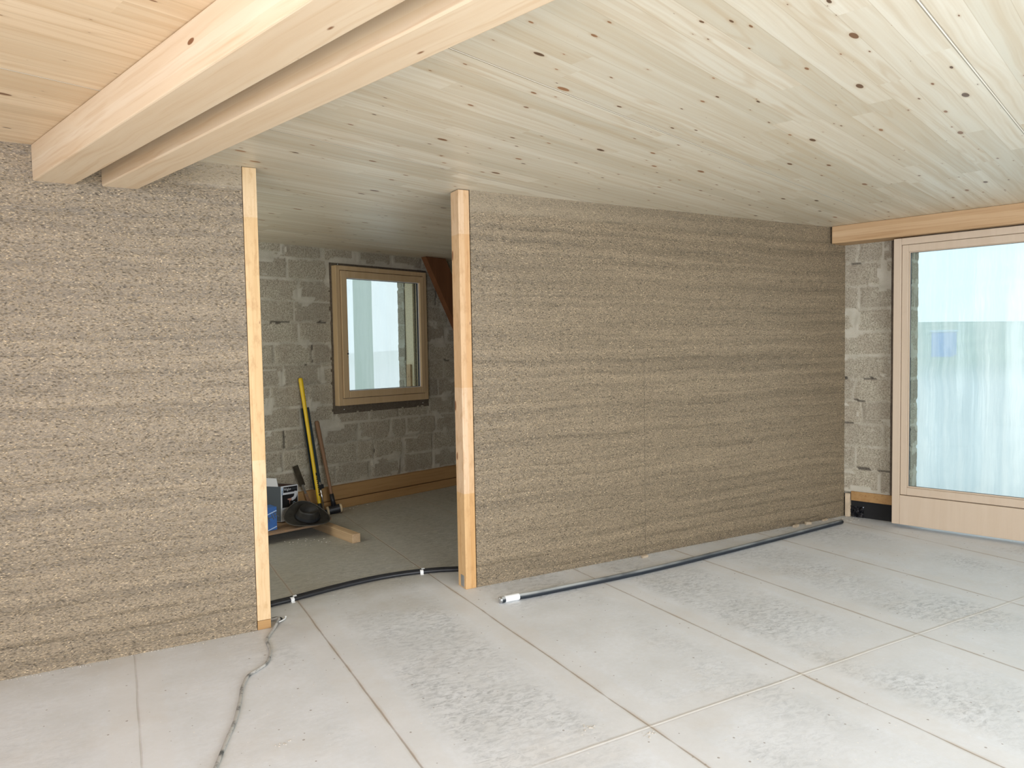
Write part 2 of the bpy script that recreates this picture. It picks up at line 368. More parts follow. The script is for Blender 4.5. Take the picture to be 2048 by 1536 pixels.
def tube(bm, pts, r, n=10, cap=True):
    pts = [Vector(p) for p in pts]; rings = []; prev = None
    for i, p in enumerate(pts):
        d = (pts[min(i+1, len(pts)-1)]-pts[max(i-1, 0)]).normalized()
        a = prev if prev is not None else (Vector((0, 0, 1)) if abs(d.z) < .9 else Vector((1, 0, 0)))
        u = (a-d*a.dot(d)).normalized(); v = d.cross(u); prev = u
        rr = r[i] if isinstance(r, (list, tuple)) else r
        rings.append([bm.verts.new(p+rr*(cos(2*pi*k/n)*u+sin(2*pi*k/n)*v)) for k in range(n)])
    for a, b in zip(rings, rings[1:]):
        for k in range(n): bm.faces.new((a[k], a[(k+1) % n], b[(k+1) % n], b[k]))
    if cap: bm.faces.new(rings[0][::-1]); bm.faces.new(rings[-1])
def T1(pts, r, n=12): bm = bmesh.new(); tube(bm, pts, r, n); return bm
def smoothpath(P, k=8):
    P = [Vector(p) for p in P]; out = []
    for i in range(len(P)-1):
        a, b, c, d = P[max(i-1, 0)], P[i], P[i+1], P[min(i+2, len(P)-1)]
        for j in range(k):
            t_ = j/k; out.append(.5*((2*b)+(-a+c)*t_+(2*a-5*b+4*c-d)*t_*t_+(-a+3*b-3*c+d)*t_**3))
    out.append(P[-1]); return out
def struct(o, label=None):
    o['kind'] = 'structure'
    if label: o['label'] = label
    return o
def tag(o, label, cat, group=None, kind=None):
    o['label'] = label; o['category'] = cat
    if group: o['group'] = group
    if kind: o['kind'] = kind
    return o
def thing(name, label, cat, loc=(0, 0, 0), rot=(0, 0, 0), group=None, kind=None):
    o = bpy.data.objects.new(name, None); C.objects.link(o); o.location = loc; o.rotation_euler = rot
    o.empty_display_size = .1
    if label: tag(o, label, cat, group, kind)
    elif kind: o['kind'] = kind
    return o
H = 2.55; YW = 4.124; TH = .115; MW = 6.65; BB = 6.12

# ------------------------------------------------------------------ setting: floor, ceiling
bm = bmesh.new()
vs = [bm.verts.new((*G(m, b).xy, z)) for z in (-.12, 0) for m, b in ((-3.2, -3.), (MW+.02, -3.), (MW+.02, 6.45), (-3.2, 6.45))]
for q in ((0, 3, 2, 1), (4, 5, 6, 7), (0, 1, 5, 4), (1, 2, 6, 5), (2, 3, 7, 6), (3, 0, 4, 7)): bm.faces.new([vs[i] for i in q])
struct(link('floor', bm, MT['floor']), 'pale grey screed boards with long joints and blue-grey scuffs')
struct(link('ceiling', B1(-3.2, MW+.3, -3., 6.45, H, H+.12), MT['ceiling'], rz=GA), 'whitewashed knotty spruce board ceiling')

# ------------------------------------------------------------------ partition (hemp plaster) with doorway
def part_wall(name, pts, label):
    bm = bmesh.new(); lo = [bm.verts.new((x, y, 0)) for x, y in pts]; hi = [bm.verts.new((x, y, H)) for x, y in pts]; n = len(pts)
    bm.faces.new(lo[::-1]); bm.faces.new(hi)
    for i in range(n): bm.faces.new((lo[i], lo[(i+1) % n], hi[(i+1) % n], hi[i]))
    return struct(link(name, bm, MT['hemp']), label)
part_wall('wall_partition_left', [(-4.4, YW), (.6368, YW), (.6368, YW+TH), (-4.4, YW+TH)], 'hemp plaster wall left of the doorway')
xr = lambda y: (MW-y*sin(GA))/cos(GA)
part_wall('wall_partition_right', [(2.002, YW+.003), (xr(YW)-.002, YW+.003), (xr(YW+TH)-.002, YW+TH), (2.002, YW+TH)], 'hemp plaster wall right of the doorway')

# ------------------------------------------------------------------ block walls (height field with real joints)
def blockwall(name, u0, u1, z0, z1, hole, place, seed, step=.013, label=None, zoff=.03):
    """u runs along the wall; place(u, z, d) gives the world point, d = depth into the room"""
    rnd = random.Random(seed); nu = int((u1-u0)/step); nz = int((z1-z0)/step)
    joints = {}
    def rowinfo(k):
        if k not in joints:
            u = -1+((k % 2)*.2)+rnd.uniform(-.03, .03); L = []
            while u < 12:
                L.append((u, rnd.choice((.009, .012, .02, .045)), rnd.random())); u += .405+rnd.uniform(-.02, .03)+(rnd.random() < .15)*(-.19)
            joints[k] = (L, rnd.uniform(-.008, .008), rnd.random(), [rnd.random() for _ in L])
        return joints[k]
    me = bpy.data.meshes.new(name); V = []; A = []; Tn = []; Gp = []
    for j in range(nz+1):
        for i in range(nu+1):
            u = u0+(u1-u0)*i/nu; z = z0+(z1-z0)*j/nz
            n1 = mnoise.noise(Vector((u*7, z*7, seed))); n2 = mnoise.noise(Vector((u*28, z*28, seed+5))); n3 = mnoise.noise(Vector((u*60, z*60, seed+9)))
            n4 = mnoise.noise(Vector((u*3.1, z*3.1, seed+13)))
            zz = z+n1*.013+n2*.005; uu = u+n1*.018+n2*.006
            k = math.floor((zz-zoff)/.2); fz = (zz-zoff)-k*.2
            L, off, tp, tones = rowinfo(k)
            dz = min(fz, .2-fz); hw = .007+.010*max(0, n4)+.004
            hm = dz < hw
            if fz > .1: tkey = rowinfo(k+1)[2]
            else: tkey = tp
            ti = 0; vd = 9; vt = 0; vw = 0
            for q, (ju, jw, jt) in enumerate(L):
                if uu > ju: ti = q
                if abs(uu-ju) < vd: vd = abs(uu-ju); vt = jt; vw = jw
            vm = vd < vw*.5+.004
            mort = gap = 0.; d = n2*.0022+n3*.0018+tones[ti]*.004
            e = min(dz-hw, vd-vw*.5-.004)
            if hm or vm:
                kind = tkey if hm else vt
                if kind+n4*.7 > .40: mort = .75+n1*.3; d = -.001+n1*.004+n2*.002
                elif kind+n4*.7+n1*.4 > -.04: mort = .35; d = -.006+n2*.002
                else:
                    thin = (dz < .009) if hm else (vd < .008)
                    if thin: gap = .8; d = -.012
                    else: mort = .15
            elif e < .035 and n1+n4 > .30: mort = .8; d += .002          # mortar smeared over the arris
            elif e < .012: d -= (.012-e)*.35
            V.append(place(u, z, d)); A.append(mort); Tn.append(tones[ti]); Gp.append(gap)
    Fc = []
    for j in range(nz):
        for i in range(nu):
            u = u0+(u1-u0)*(i+.5)/nu; z = z0+(z1-z0)*(j+.5)/nz
            r_ = mnoise.noise(Vector((u*18, z*18, 3)))*.012
            if any(a-r_ < u < b+r_ and c-r_ < z < d_+r_ for a, b, c, d_ in hole): continue
            q = j*(nu+1)+i; Fc.append((q, q+1, q+nu+2, q+nu+1))
    me.from_pydata([tuple(v) for v in V], [], Fc)
    for nm, arr in (('mortar', A), ('tone', Tn), ('gap', Gp)):
        at = me.attributes.new(nm, 'FLOAT', 'POINT'); at.data.foreach_set('value', arr)
    me.polygons.foreach_set('use_smooth', [True]*len(me.polygons)); me.materials.append(MT['block']); me.update()
    o = bpy.data.objects.new(name, me); C.objects.link(o)
    return struct(o, label)
OPB = (3.90, 5.125, .935, 2.42)                      # window opening in the back wall
wb = blockwall('wall_back', 2.6, MW, .20, H, [OPB], lambda u, z, d: G(u, BB-d, z), 11, label='pumice block wall of the store room')
bm = bmesh.new()                                     # the body of the back wall, behind its face
T = .27
for a in ((1.0, OPB[0]-.02, 0, H), (4.978, MW+.3, 0, H), (OPB[0]-.02, 4.978, 0, .93), (OPB[0]-.02, 4.978, 2.42, H)):
    box(bm, a[0], a[1], BB+.03, BB+T, a[2], a[3])
struct(link('wall_back_core', bm, MT['block'], wb, rz=GA))
# pier between partition and large window, and the rest of the east wall
we = blockwall('wall_right', 1.842, 2.32, .225, H, [], lambda u, z, d: G(MW-d, u, z), 23, label='pumice block pier beside the large window', zoff=.035)
bm = bmesh.new()
box(bm, MW+.03, MW+.30, 1.845, 6.4, .17, H); box(bm, MW+.03, MW+.30, -3, -.8, 0, H); box(bm, MW+.03, MW+.30, -.8, 1.84, 2.42, H)
box(bm, MW+.12, MW+.30, 1.72, 1.86, 0, 2.45)
box(bm, MW+.0, MW+.12, 2.33, 6.12, .0, H)
struct(link('wall_right_core', bm, MT['block'], we, rz=GA))
# walls behind the camera with their unglazed openings
bm = bmesh.new()
box(bm, -3.2, -1., -2.7, -2.5, 0, H); box(bm, 3.6, MW, -2.7, -2.5, 0, H); box(bm, -1., 3.6, -2.7, -2.5, 2.42, H)
struct(link('wall_rear', bm, MT['render'], rz=GA))
bm = bmesh.new()
box(bm, -2.7, -2.5, -2.5, -2.0, 0, H); box(bm, -2.7, -2.5, 1.95, 6.3, 0, H); box(bm, -2.7, -2.5, -2.0, 1.95, 2.42, H)
struct(link('wall_left', bm, MT['render'], rz=GA))
bm = bmesh.new()
box(bm, 1.4, 1.5, 4.0, 4.6, 0, H); box(bm, 1.4, 1.5, 6.0, BB+.1, 0, H); box(bm, 1.4, 1.5, 4.6, 6.0, 0, .7); box(bm, 1.4, 1.5, 4.6, 6.0, 2.35, H)  # opening in this unseen wall is added to let light into the store room
struct(link('wall_store', bm, MT['render'], rz=GA))

# ------------------------------------------------------------------ timber posts of the doorway
p = thing('wooden_post', 'pale spruce doorway post at the end of the left plaster wall, one face showing', 'post', (.6765, YW+TH/2, 0))
link('shaft', B1(-.0365, .0365, -TH/2-.001, TH/2, .052, H-.002), MT['post_l'], p, bevel=.003)
o = link('base_block', B1(-.036, .036, -TH/2+.001, TH/2, 0, .05), MT['sleeper'], p, bevel=.002); o['label'] = 'darker end piece under the post'
p = thing('wooden_post', 'two-toned knotty doorway post with a metal foot plate, left of the long plaster wall', 'post', (1.9575, YW+TH/2, 0))
link('shaft', B1(-.0375, .0385, -TH/2-.001, TH/2, .0, H-.004), MT['post_r'], p, bevel=.004)
bm = B1(-.0405, -.0375, -.035, .012, .01, .085); link('foot_plate', bm, MT['steel'], p)['label'] = 'grey zinc plate'

# ------------------------------------------------------------------ ceiling beams
def gbeam(name, label, m0, m1, b0, b1, z0, z1, mat, cat='beam', bev=.006, gm=0.):
    e = link(name, B1(-(m1-m0)/2, (m1-m0)/2, -(b1-b0)/2, (b1-b0)/2, 0, z1-z0), mat, None, G((m0+m1)/2, (b0+b1)/2, z0), GA, bevel=bev)
    return tag(e, label, cat)
gbeam('ceiling_beam', 'left one of the two spruce ceiling beams, nearest the picture corner', .954, 1.120, -2.49, 4.02, 2.379, H-.001, MT['beam'])
gbeam('ceiling_beam', 'right one of the two spruce ceiling beams, running beside its twin across a narrow gap', 1.229, 1.380, -2.49, 3.94, 2.381, H-.001, MT['beam'])
gbeam('lintel_beam', 'orange-brown lintel beam under the ceiling above the large window', 6.43, MW-.002, -2.49, 2.255, 2.402, H-.001, MT['lintel'], bev=.004)

# ------------------------------------------------------------------ window 1 (tall fixed glazing, right)
def frame_bm(u0, u1, z0, z1, wl, wr, wt, wb_, d0, d1, place, mi=0):
    bm = bmesh.new()
    def bx(a, b, c, e):
        vs = box(bm, a, b, d0, d1, c, e)
        for v in vs: v.co = Vector(place(v.co.x, v.co.y, v.co.z))
    bx(u0, u0+wl, z0, z1); bx(u1-wr, u1, z0, z1); bx(u0+wl, u1-wr, z0, z0+wb_); bx(u0+wl, u1-wr, z1-wt, z1)
    return bm
# local frame: origin at the foot; rz=GA
w1 = thing('window_1', 'tall fixed window with beige wooden frame and plastic sheet outside', 'window', G(6.49, .52, .0), (0, 0, GA)); w1['kind'] = 'structure'; del w1['category']
P1 = lambda u, d, z: (d, u, z)                       # u along b, d into the wall
U0, U1 = -1.27, 1.263
link('frame', frame_bm(U0, U1, .03, 2.392, .058, .058, .055, .245, 0., .11, P1), MT['frame'], w1, bevel=.004)
s = link('sash', frame_bm(U0+.062, U1-.060, .279, 2.335, .052, .048, .058, .062, .014, .09, P1), MT['frame'], w1, bevel=.003)
link('glazing_bead', frame_bm(U0+.114, U1-.108, .341, 2.277, .012, .010, .006, .012, .03, .05, P1), MT['frame'], s, bevel=.002)
link('gasket', frame_bm(U0+.124, U1-.117, .350, 2.272, .004, .003, .003, .004, .034, .052, P1), MT['blackp'], s)
link('pane', B1(.040, .046, U0+.122, U1-.116, .345, 2.274), MT['glass'], s)
bm = bmesh.new(); box(bm, .1, .15, U0-.05, U0+.03, .03, 2.40); box(bm, .163, .185, U1-.03, U1+.058, .20, 2.40)
link('sealing_strip', bm, MT['brown_board'], w1)
for z in (2.245, 2.045, 1.60, 1.16, .58):
    bm = bmesh.new(); bmesh.ops.create_uvsphere(bm, u_segments=8, v_segments=6, radius=.006)
    link('screw', bm, MT['white'], w1, (.158, U1+.030, z), smooth=True)
# foot of the pier: plank, dark void, sheeting
struct(link('trim_1', B1(MW-.012, MW+.02, 1.80, 2.155, .150, .232), MT['sleeper'], rz=GA, bevel=.003), 'short orange plank under the block pier')
bm = bmesh.new(); box(bm, MW+.02, MW+.30, 1.74, 2.4, -.02, .17)  # solid block, the shade of the slot is put into its black colour
struct(link('slot_shade', bm, MT['void'], rz=GA), 'near-black block for the shade in the slot under the block pier')
struct(link('trim_3', B1(MW-.02, MW+.02, 2.162, 2.205, 0, .21), MT['chip'], rz=GA, bevel=.006), 'pale wooden stub in the corner')
rnd = random.Random(4); bm = bmesh.new(); R = {}
for i in range(13):
    for j in range(9):
        R[i, j] = bm.verts.new((rnd.uniform(-.012, .012)-.0, -.06+i*.010+rnd.uniform(-.004, .004), .003+j*.012+rnd.uniform(-.004, .003)+.0))
for i in range(12):
    for j in range(8): bm.faces.new((R[i, j], R[i+1, j], R[i+1, j+1], R[i, j+1]))
o = link('black_sheeting', bm, MT['foil'], None, G(MW+.005, 2.115, 0), GA)
so = o.modifiers.new('s', 'SOLIDIFY'); so.thickness = .001
tag(o, 'crumpled shiny black sheeting in the dark slot under the block pier', 'plastic sheet')

# ------------------------------------------------------------------ window 2 (small, store room)
w2 = thing('window_2', 'small square wooden window in the block wall', 'window', G(4.503, 6.055, 1.0), (0, 0, GA)); w2['kind'] = 'structure'; del w2['category']
P2 = lambda u, d, z: (u, d, z)
a0, a1 = -.570, .572
link('frame', frame_bm(a0, a1, .012, 1.390, .047, .047, .045, .070, 0., .09, P2), MT['frame2'], w2, bevel=.004)
s = link('sash', frame_bm(a0+.052, a1-.050, .086, 1.340, .066, .050, .066, .066, -.012, .07, P2), MT['frame2'], w2, bevel=.004)
link('glazing_bead', frame_bm(a0+.118, a1-.100, .152, 1.274, .006, .006, .006, .006, .012, .03, P2), MT['white'], s)
link('gasket', frame_bm(a0+.124, a1-.106, .158, 1.268, .004, .012, .003, .003, .02, .034, P2), MT['blackp'], s)
link('pane', B1(a0+.12, a1-.102, .022, .028, .154, 1.272), MT['glass'], s)
bm = bmesh.new()
for dz, r in ((0, .009), (.030, .004), (-.030, .004)):
    tube(bm, [(0, -.0135, .525+dz), (0, -.010, .525+dz)], r, 12)
link('handle_hole', bm, MT['blackp'], s, (a0+.110, 0, 0), smooth=False)
bm = frame_bm(a0-.055, a1+.06, -.07, 1.43, .12, .12, .12, .15, .072, .20, P2); link('mounting_board', bm, MT['grey_board'], w2)
for u, z in ((a0+.10, -.03), (a1-.03, -.03), (a0+.07, 1.408)):
    bm = bmesh.new(); bmesh.ops.create_uvsphere(bm, u_segments=8, v_segments=6, radius=.005)
    link('screw', bm, MT['white'], w2, (u, .068, z), smooth=True)
# reveal lining seen through the pane
o = link('reveal_board', B1(4.925, 4.955, 6.256, 6.29, 1.40, 2.42), MT['insul'], wb, rz=GA)
bpy.data.objects.remove(o)
link('reveal_board', B1(4.955, 4.975, 6.15, 6.285, .95, 2.42), MT['insul'], wb, rz=GA)['label'] = 'tan fibre board lining the reveal'
link('reveal_plank', B1(4.935, 4.955, 6.19, 6.26, .95, 1.395), MT['batten'], wb, rz=GA)['label'] = 'short plank in the reveal'
blockwall('wall_back_reveal', 6.285, 6.40, .93, 2.45, [], lambda u, z, d: G(4.945-d, u, z), 31, label='block edge outside the small window', step=.008).parent = wb
blockwall('wall_right_reveal', MW+.10, MW+.305, .05, 2.45, [], lambda u, z, d: G(u, 1.715-d, z), 37, label='block edge outside the large window', step=.010).parent = we

# ------------------------------------------------------------------ plastic sheeting outside
def film(name, n0, n1, z0, z1, place, seed, label, amp=.025, mat=None):
    bm = bmesh.new(); nx = 110; nz = 36; R = {}
    for i in range(nx+1):
        for j in range(nz+1):
            u = n0+(n1-n0)*i/nx; z = z0+(z1-z0)*j/nz
            d = amp*(mnoise.noise(Vector((u*6, z*.7, seed)))+.5*mnoise.noise(Vector((u*17, z*1.0, seed+3)))+.25*mnoise.noise(Vector((u*5+z*3, z*4, seed+8))))
            R[i, j] = bm.verts.new(place(u, z, d))
    for i in range(nx):
        for j in range(nz): bm.faces.new((R[i, j], R[i+1, j], R[i+1, j+1], R[i, j+1]))
    return tag(link(name, bm, mat or MT['film'], smooth=True), label, 'plastic sheet')
film('plastic_sheet', -1.6, 2.3, -.05, 2.7, lambda u, z, d: G(MW+.37+d, u, z), 3, 'rippled translucent plastic sheet hanging outside the large window')
film('plastic_sheet', 2.9, 5.6, .6, 2.7, lambda u, z, d: G(u, BB+.36+d, z), 9, 'translucent plastic sheet hanging outside the small store room window', mat=MT['film2'])
film('tarpaulin_strip', 4.37, 4.61, .6, 2.7, lambda u, z, d: G(u, BB+.295+d*.3, z), 15, 'grey-green vertical strip of sheeting behind the small window', mat=MT['strip'])

# ------------------------------------------------------------------ outdoors
struct(link('ground', B1(-40, 70, -40, 60, -.45, -.35), MT['gravel'], rz=GA), 'yard outside the windows')
bm = bmesh.new(); R = {}
ms = [8, 12, 16, 20, 25, 30, 36, 44, 54, 66]
def terrain(m, b):
    z = -.40+1.6*min(1, max(0, (m-9)/16))**1.1
    if m > 25: z += (m-25)*(.052+.0012*(8-b)*.6)+1.2*mnoise.noise(Vector((b*.06, m*.05, 2)))
    return z
for i in range(41):
    for j, m in enumerate(ms): b = -40+i*2.6; R[i, j] = bm.verts.new(G(m, b, terrain(m, b)))
for i in range(40):
    for j in range(len(ms)-1): bm.faces.new((R[i, j], R[i+1, j], R[i+1, j+1], R[i, j+1]))
t = NT('slope_grass', .9, .2); gx = t.noise(scale=.35, detail=4)
d_ = t.math('ADD', t.math('MULTIPLY', t.xyz()[0], cos(GA)), t.math('MULTIPLY', t.xyz()[1], sin(GA)))
t.color(t.mix(t.ramp(d_, 19, 23), (.46, .47, .45), t.mix(t.ramp(gx, .35, .65), (.15, .20, .11), (.28, .33, .20))))
struct(link('hillside', bm, t.m, smooth=True), 'green slope seen hazily through the sheeting')
t_ = thing('container', 'small blue box-shaped container seen hazily through the large window', 'container', G(24.5, 5.33, 1.22), (0, 0, GA))
link('body', B1(-.3, .3, -.27, .27, -.3, .62), MT['bluebox'], t_, bevel=.02)
link('rim', B1(-.33, .33, -.30, .30, .62, .68), MT['lightblue'], t_, bevel=.01)

# ------------------------------------------------------------------ store room: sleeper, brace
bm = bmesh.new(); box(bm, 1.5, MW, 6.068, 6.13, .092, .226)
bb = struct(link('baseboard_back', bm, MT['sleeper'], rz=GA, bevel=.004), 'dusty orange timber sleeper at the foot of the block wall')
link('lower_plank', B1(1.5, MW, 6.052, 6.13, 0, .086), MT['sleeper'], bb, bevel=.004)
# diagonal brace
pt, pb = Vector((4.98+.0, 5.98, 2.55)), Vector((5.60, 5.98, 1.45))
d = (pb-pt); L_ = d.length; ang = math.atan2(d.x, -d.z)
bm = B1(0, .24, -.04, .04, -1.62, .25); bmesh.ops.rotate(bm, verts=bm.verts, cent=(0, 0, 0), matrix=Matrix.Rotation(-ang, 3, 'Y'))
geom = bm.verts[:]+bm.edges[:]+bm.faces[:]
r_ = bmesh.ops.bisect_plane(bm, geom=geom, plane_co=(0, 0, -.004), plane_no=(0, 0, 1), clear_outer=True)
bmesh.ops.holes_fill(bm, edges=bm.edges)
geom = bm.verts[:]+bm.edges[:]+bm.faces[:]
br = link('timber_brace', bm, MT['brace'], None, G(pt.x, pt.y, H), GA)
tag(br, 'dark red-brown diagonal timber brace under the ceiling right of the small window', 'brace')

# ------------------------------------------------------------------ things in the store room
bt = link('wood_batten', B1(-.036, .036, -.42, .42, 0, .072), wood('batten_grain', (.56, .40, .24), (.30, .18, .09), 1, knots=1., rough=.7), None, (1.562, 6.035, 0), radians(12.7), bevel=.003)
tag(bt, 'square batten on the store room floor, its end poking out from under the board', 'batten')
# dirty board lying on the batten
bm = bmesh.new()
cz = .0740; pl_ = [(2.35, 5.38), (3.22, 5.33), (3.42, 5.44), (3.46, 5.56), (3.33, 5.98), (2.35, 5.98)]
lo = [bm.verts.new((a-2.9, b-5.6, 0)) for a, b in pl_]; hi = [bm.verts.new((a-2.9, b-5.6, .018)) for a, b in pl_]
bm.faces.new(lo[::-1]); bm.faces.new(hi)
for i in range(len(pl_)): bm.faces.new((lo[i], lo[(i+1) % len(pl_)], hi[(i+1) % len(pl_)], hi[i]))
tag(link('plywood_board', bm, MT['board'], None, G(2.9, 5.6, cz), GA, bevel=.002), 'dirty brown board resting on the batten, holding the boxes and the hat', 'board')
bt2 = link('wood_batten', B1(-.036, .036, -.30, .30, 0, .072), bt.data.materials[0], None, G(2.62, 5.66, 0), GA, bevel=.003)
tag(bt2, 'batten under the far left end of the dirty board', 'batten')
ZB = cz+.0195
# open cardboard box
def text(s_, size, parent, loc, rot, mat, name='lettering', shear=0., ext=.0003):
    cu = bpy.data.curves.new(name, 'FONT'); cu.body = s_; cu.size = size; cu.extrude = ext; cu.shear = shear
    o = bpy.data.objects.new(name, cu); C.objects.link(o); cu.materials.append(mat)
    me = bpy.data.meshes.new_from_object(o); bpy.data.objects.remove(o); o = bpy.data.objects.new(name, me); C.objects.link(o); o.parent = parent; o.location = loc; o.rotation_euler = rot; return o
cb = thing('cardboard_box', 'open black and white printed cardboard box standing on the dirty board', 'box', (1.192, 6.248, ZB+.011), (0, 0, 0))
bw, bd_, bh, th = .198, .27, .300, .004
bm = bmesh.new()
box(bm, 0, bw, 0, th, 0, bh); box(bm, 0, bw, bd_-th, bd_, 0, bh); box(bm, 0, bw, th, bd_-th, 0, th)
link('front_and_back', bm, MT['card_white'], cb)
bm = bmesh.new(); box(bm, 0, th, th, bd_-th, 0, bh); box(bm, bw-th, bw, th, bd_-th, 0, bh); link('side', bm, MT['card_side'], cb)['label'] = 'dark grey printed sides'
bm = bmesh.new(); box(bm, th, bw-th, bd_-th*2, bd_-th, th, bh-.002); box(bm, bw-2*th, bw-th, th, bd_-2*th, th, bh-.002); link('lining', bm, MT['card_in'], cb)['label'] = 'dark inside'
link('flap', B1(0, .003, 0, .20, 0, .075), MT['card_white'], cb, (-.001, .035, bh-.003), rot=(0, radians(-14), 0))['label'] = 'white flap'
link('flap', B1(0, bw-.03, 0, .003, 0, .05), MT['card_side'], cb, (.015, bd_-.002, bh-.003), rot=(radians(-18), 0, 0))
FR = (pi/2, 0, 0)
link('title_panel', B1(.026, bw-.008, -.0008, 0, bh-.058, bh-.010), MT['ink'], cb)
text('Wigluv', .030, cb, (.030, -.0012, bh-.040), FR, MT['card_white'])
text('black', .028, cb, (.125, -.0012, bh-.038), FR, MT['card_side'], shear=.25)
link('side_mark', B1(.004, .020, -.0006, 0, bh-.075, bh-.012), MT['lightblue'], cb)
text('SIGA', .017, cb, (.018, -.0012, bh-.072), (pi/2, -pi/2, 0), MT['card_side'])
pp = link('picture_panel', B1(.012, bw-.006, -.0008, 0, .115, bh-.075), MT['ink'], cb)
bm = bmesh.new()                                    # printed white sleeve and hand
pts = smoothpath([(.175, 0, .245), (.170, 0, .215), (.155, 0, .190), (.120, 0, .178)], 6)
for i in range(len(pts)-1):
    a, b = pts[i], pts[i+1]; wa = .020-.008*i/len(pts)
    dd = (b-a).normalized(); nn = Vector((-dd.z, 0, dd.x))
    q = [bm.verts.new(Vector((p_.x, -.0011, p_.z))) for p_ in (a-nn*wa, a+nn*wa, b+nn*wa, b-nn*wa)]; bm.faces.new(q)
link('printed_sleeve', bm, MT['card_white'], pp)
bm = bmesh.new(); tube(bm, [(.118, -.001, .178), (.100, -.001, .180), (.072, -.001, .184)], [.010, .009, .003], 8); tube(bm, [(.100, -.001, .178), (.097, -.001, .160), (.098, -.001, .140)], [.005, .003, .002], 6)
for v in bm.verts: v.co.y = -.0014+(v.co.y+.001)*.05
link('printed_hand', bm, MT['skin'], pp)
bm = bmesh.new(); n_ = 20
for k in range(n_):
    a, b = 2*pi*k/n_, 2*pi*(k+1)/n_
    if k in (13, 14, 15): continue
    bm.faces.new([bm.verts.new((.150+r*cos(q), -.0013, .140+r*sin(q))) for r, q in ((.017, a), (.017, b), (.011, b), (.011, a))])
link('printed_ring', bm, MT['lightblue'], pp)
bm = bmesh.new()
for k in range(6): box(bm, .018, .085+.02*((k*7) % 3), -.0006, 0, .095-k*.011, .098-k*.011)
link('small_print', bm, MT['card_side'], cb)
cb.rotation_euler = (radians(-2.5), radians(4), radians(34))
# blue box
bl = thing('blue_box', 'blue printed box half hidden by the left doorway post', 'box', G(2.690, 5.43, ZB+.001), (0, 0, GA+radians(-4)))
link('body', B1(0, .205, 0, .12, 0, .190), MT['blue'], bl, bevel=.003)
o = text('EHR', .075, bl, (.098, -.001, .060), (pi/2, radians(-20), 0), MT['card_side'], ext=.0004)
for z0 in (.135, .004):
    bm = B1(.09, .203, -.0008, 0, z0, z0+.008); bmesh.ops.rotate(bm, verts=bm.verts, cent=(.203, 0, z0), matrix=Matrix.Rotation(radians(-18) if z0 > .1 else radians(-18), 3, 'Y'))
    bmesh.ops.translate(bm, verts=bm.verts, vec=(0, 0, .02)); link('printed_stripe', bm, MT['lightblue'], bl)

# hat
def hat(loc, rot):
    e = thing('brimmed_hat', 'worn black brimmed hat with a creased crown leaning against the printed box', 'hat', loc, rot)
    def prof(r, a):
        ex = 1+.16*cos(a)**2                         # longer front to back
        if r < .55: 
            q = r/.55; z = .080+.012*q*q; z -= .040*math.exp(-((sin(a)*q)/.42)**2)*(1-.55*q); rad = .078*q
        elif r < .72: q = (r-.55)/.17; z = .092-.092*q**.85; rad = .078+.022*q
        else: q = (r-.72)/.28; rad = .100+.082*q; z = .004*sin(q*pi)+.045*q**2.2*sin(a)**2-.012*q*cos(a)**2
        return Vector((rad*ex*cos(a), rad*sin(a), z))
    rs = [i/26*.72 for i in range(27)]; n = 40
    bm = bmesh.new(); c0 = bm.verts.new(prof(0, 0)); prev = None
    def ring(r): return [bm.verts.new(prof(r, 2*pi*k/n)) for k in range(n)]
    for r in rs[1:]:
        g = ring(r)
        for k in range(n):
            bm.faces.new((c0, g[k], g[(k+1) % n])) if prev is None else bm.faces.new((prev[k], g[k], g[(k+1) % n], prev[(k+1) % n]))
        prev = g
    o = link('crown', bm, MT['felt'], e, smooth=True); m_ = o.modifiers.new('s', 'SOLIDIFY'); m_.thickness = .003
    bm = bmesh.new(); prev = None
    for i in range(11):
        g = ring(.72+.28*i/10)
        if prev:
            for k in range(n): bm.faces.new((prev[k], g[k], g[(k+1) % n], prev[(k+1) % n]))
        prev = g
    o = link('brim', bm, MT['felt'], e, smooth=True); m_ = o.modifiers.new('s', 'SOLIDIFY'); m_.thickness = .004
    bm = bmesh.new(); tube(bm, [prof(1., 2*pi*k/48) for k in range(49)], .0035, 8, cap=False); link('brim_edge', bm, MT['hatband'], o, smooth=True)
    bm = bmesh.new(); prev = None
    for i in range(4):
        g = [bm.verts.new(prof(.70-.045*i/3, 2*pi*k/n)*1.0+Vector((cos(2*pi*k/n)*.003, sin(2*pi*k/n)*.003, 0))) for k in range(n)]
        if prev:
            for k in range(n): bm.faces.new((prev[k], g[k], g[(k+1) % n], prev[(k+1) % n]))
        prev = g
    link('hat_band', bm, MT['blackp'], e, smooth=True)
    return e
hat(G(3.150, 5.375, ZB+.066), (radians(27), radians(3), radians(12))).scale = (.93, .93, .93)

# tools leaning on the block wall
def leaner(name, label, cat, bot, top, xdir=17.6):
    bot, top = Vector(bot), Vector(top); d = (top-bot).normalized()
    xa = Vector((cos(radians(xdir)), sin(radians(xdir)), 0)); xa = (xa-d*xa.dot(d)).normalized(); ya = d.cross(xa)
    e = thing(name, label, cat, bot, Matrix((xa, ya, d)).transposed().to_euler()); return e, (top-bot).length
e, L_ = leaner('sledge_hammer', 'long yellow-handled sledge hammer standing head down against the block wall', 'hammer', G(3.575, 5.86, .036), G(3.530, 6.075, 1.305))
link('handle', T1([(0, 0, z*L_) for z in (0, .02, .5, .8, .98, .995, 1)], [.017, .017, .016, .018, .021, .019, .012], 16), MT['yellow'], e, smooth=True)
link('head', B1(-.030, .030, -.07, .07, -.03, .035), MT['blackp'], e, bevel=.008)
link('collar', T1([(0, 0, .03), (0, 0, .10)], [.022, .019], 14), MT['blackp'], e, smooth=True)
bm = bmesh.new(); nn = 8
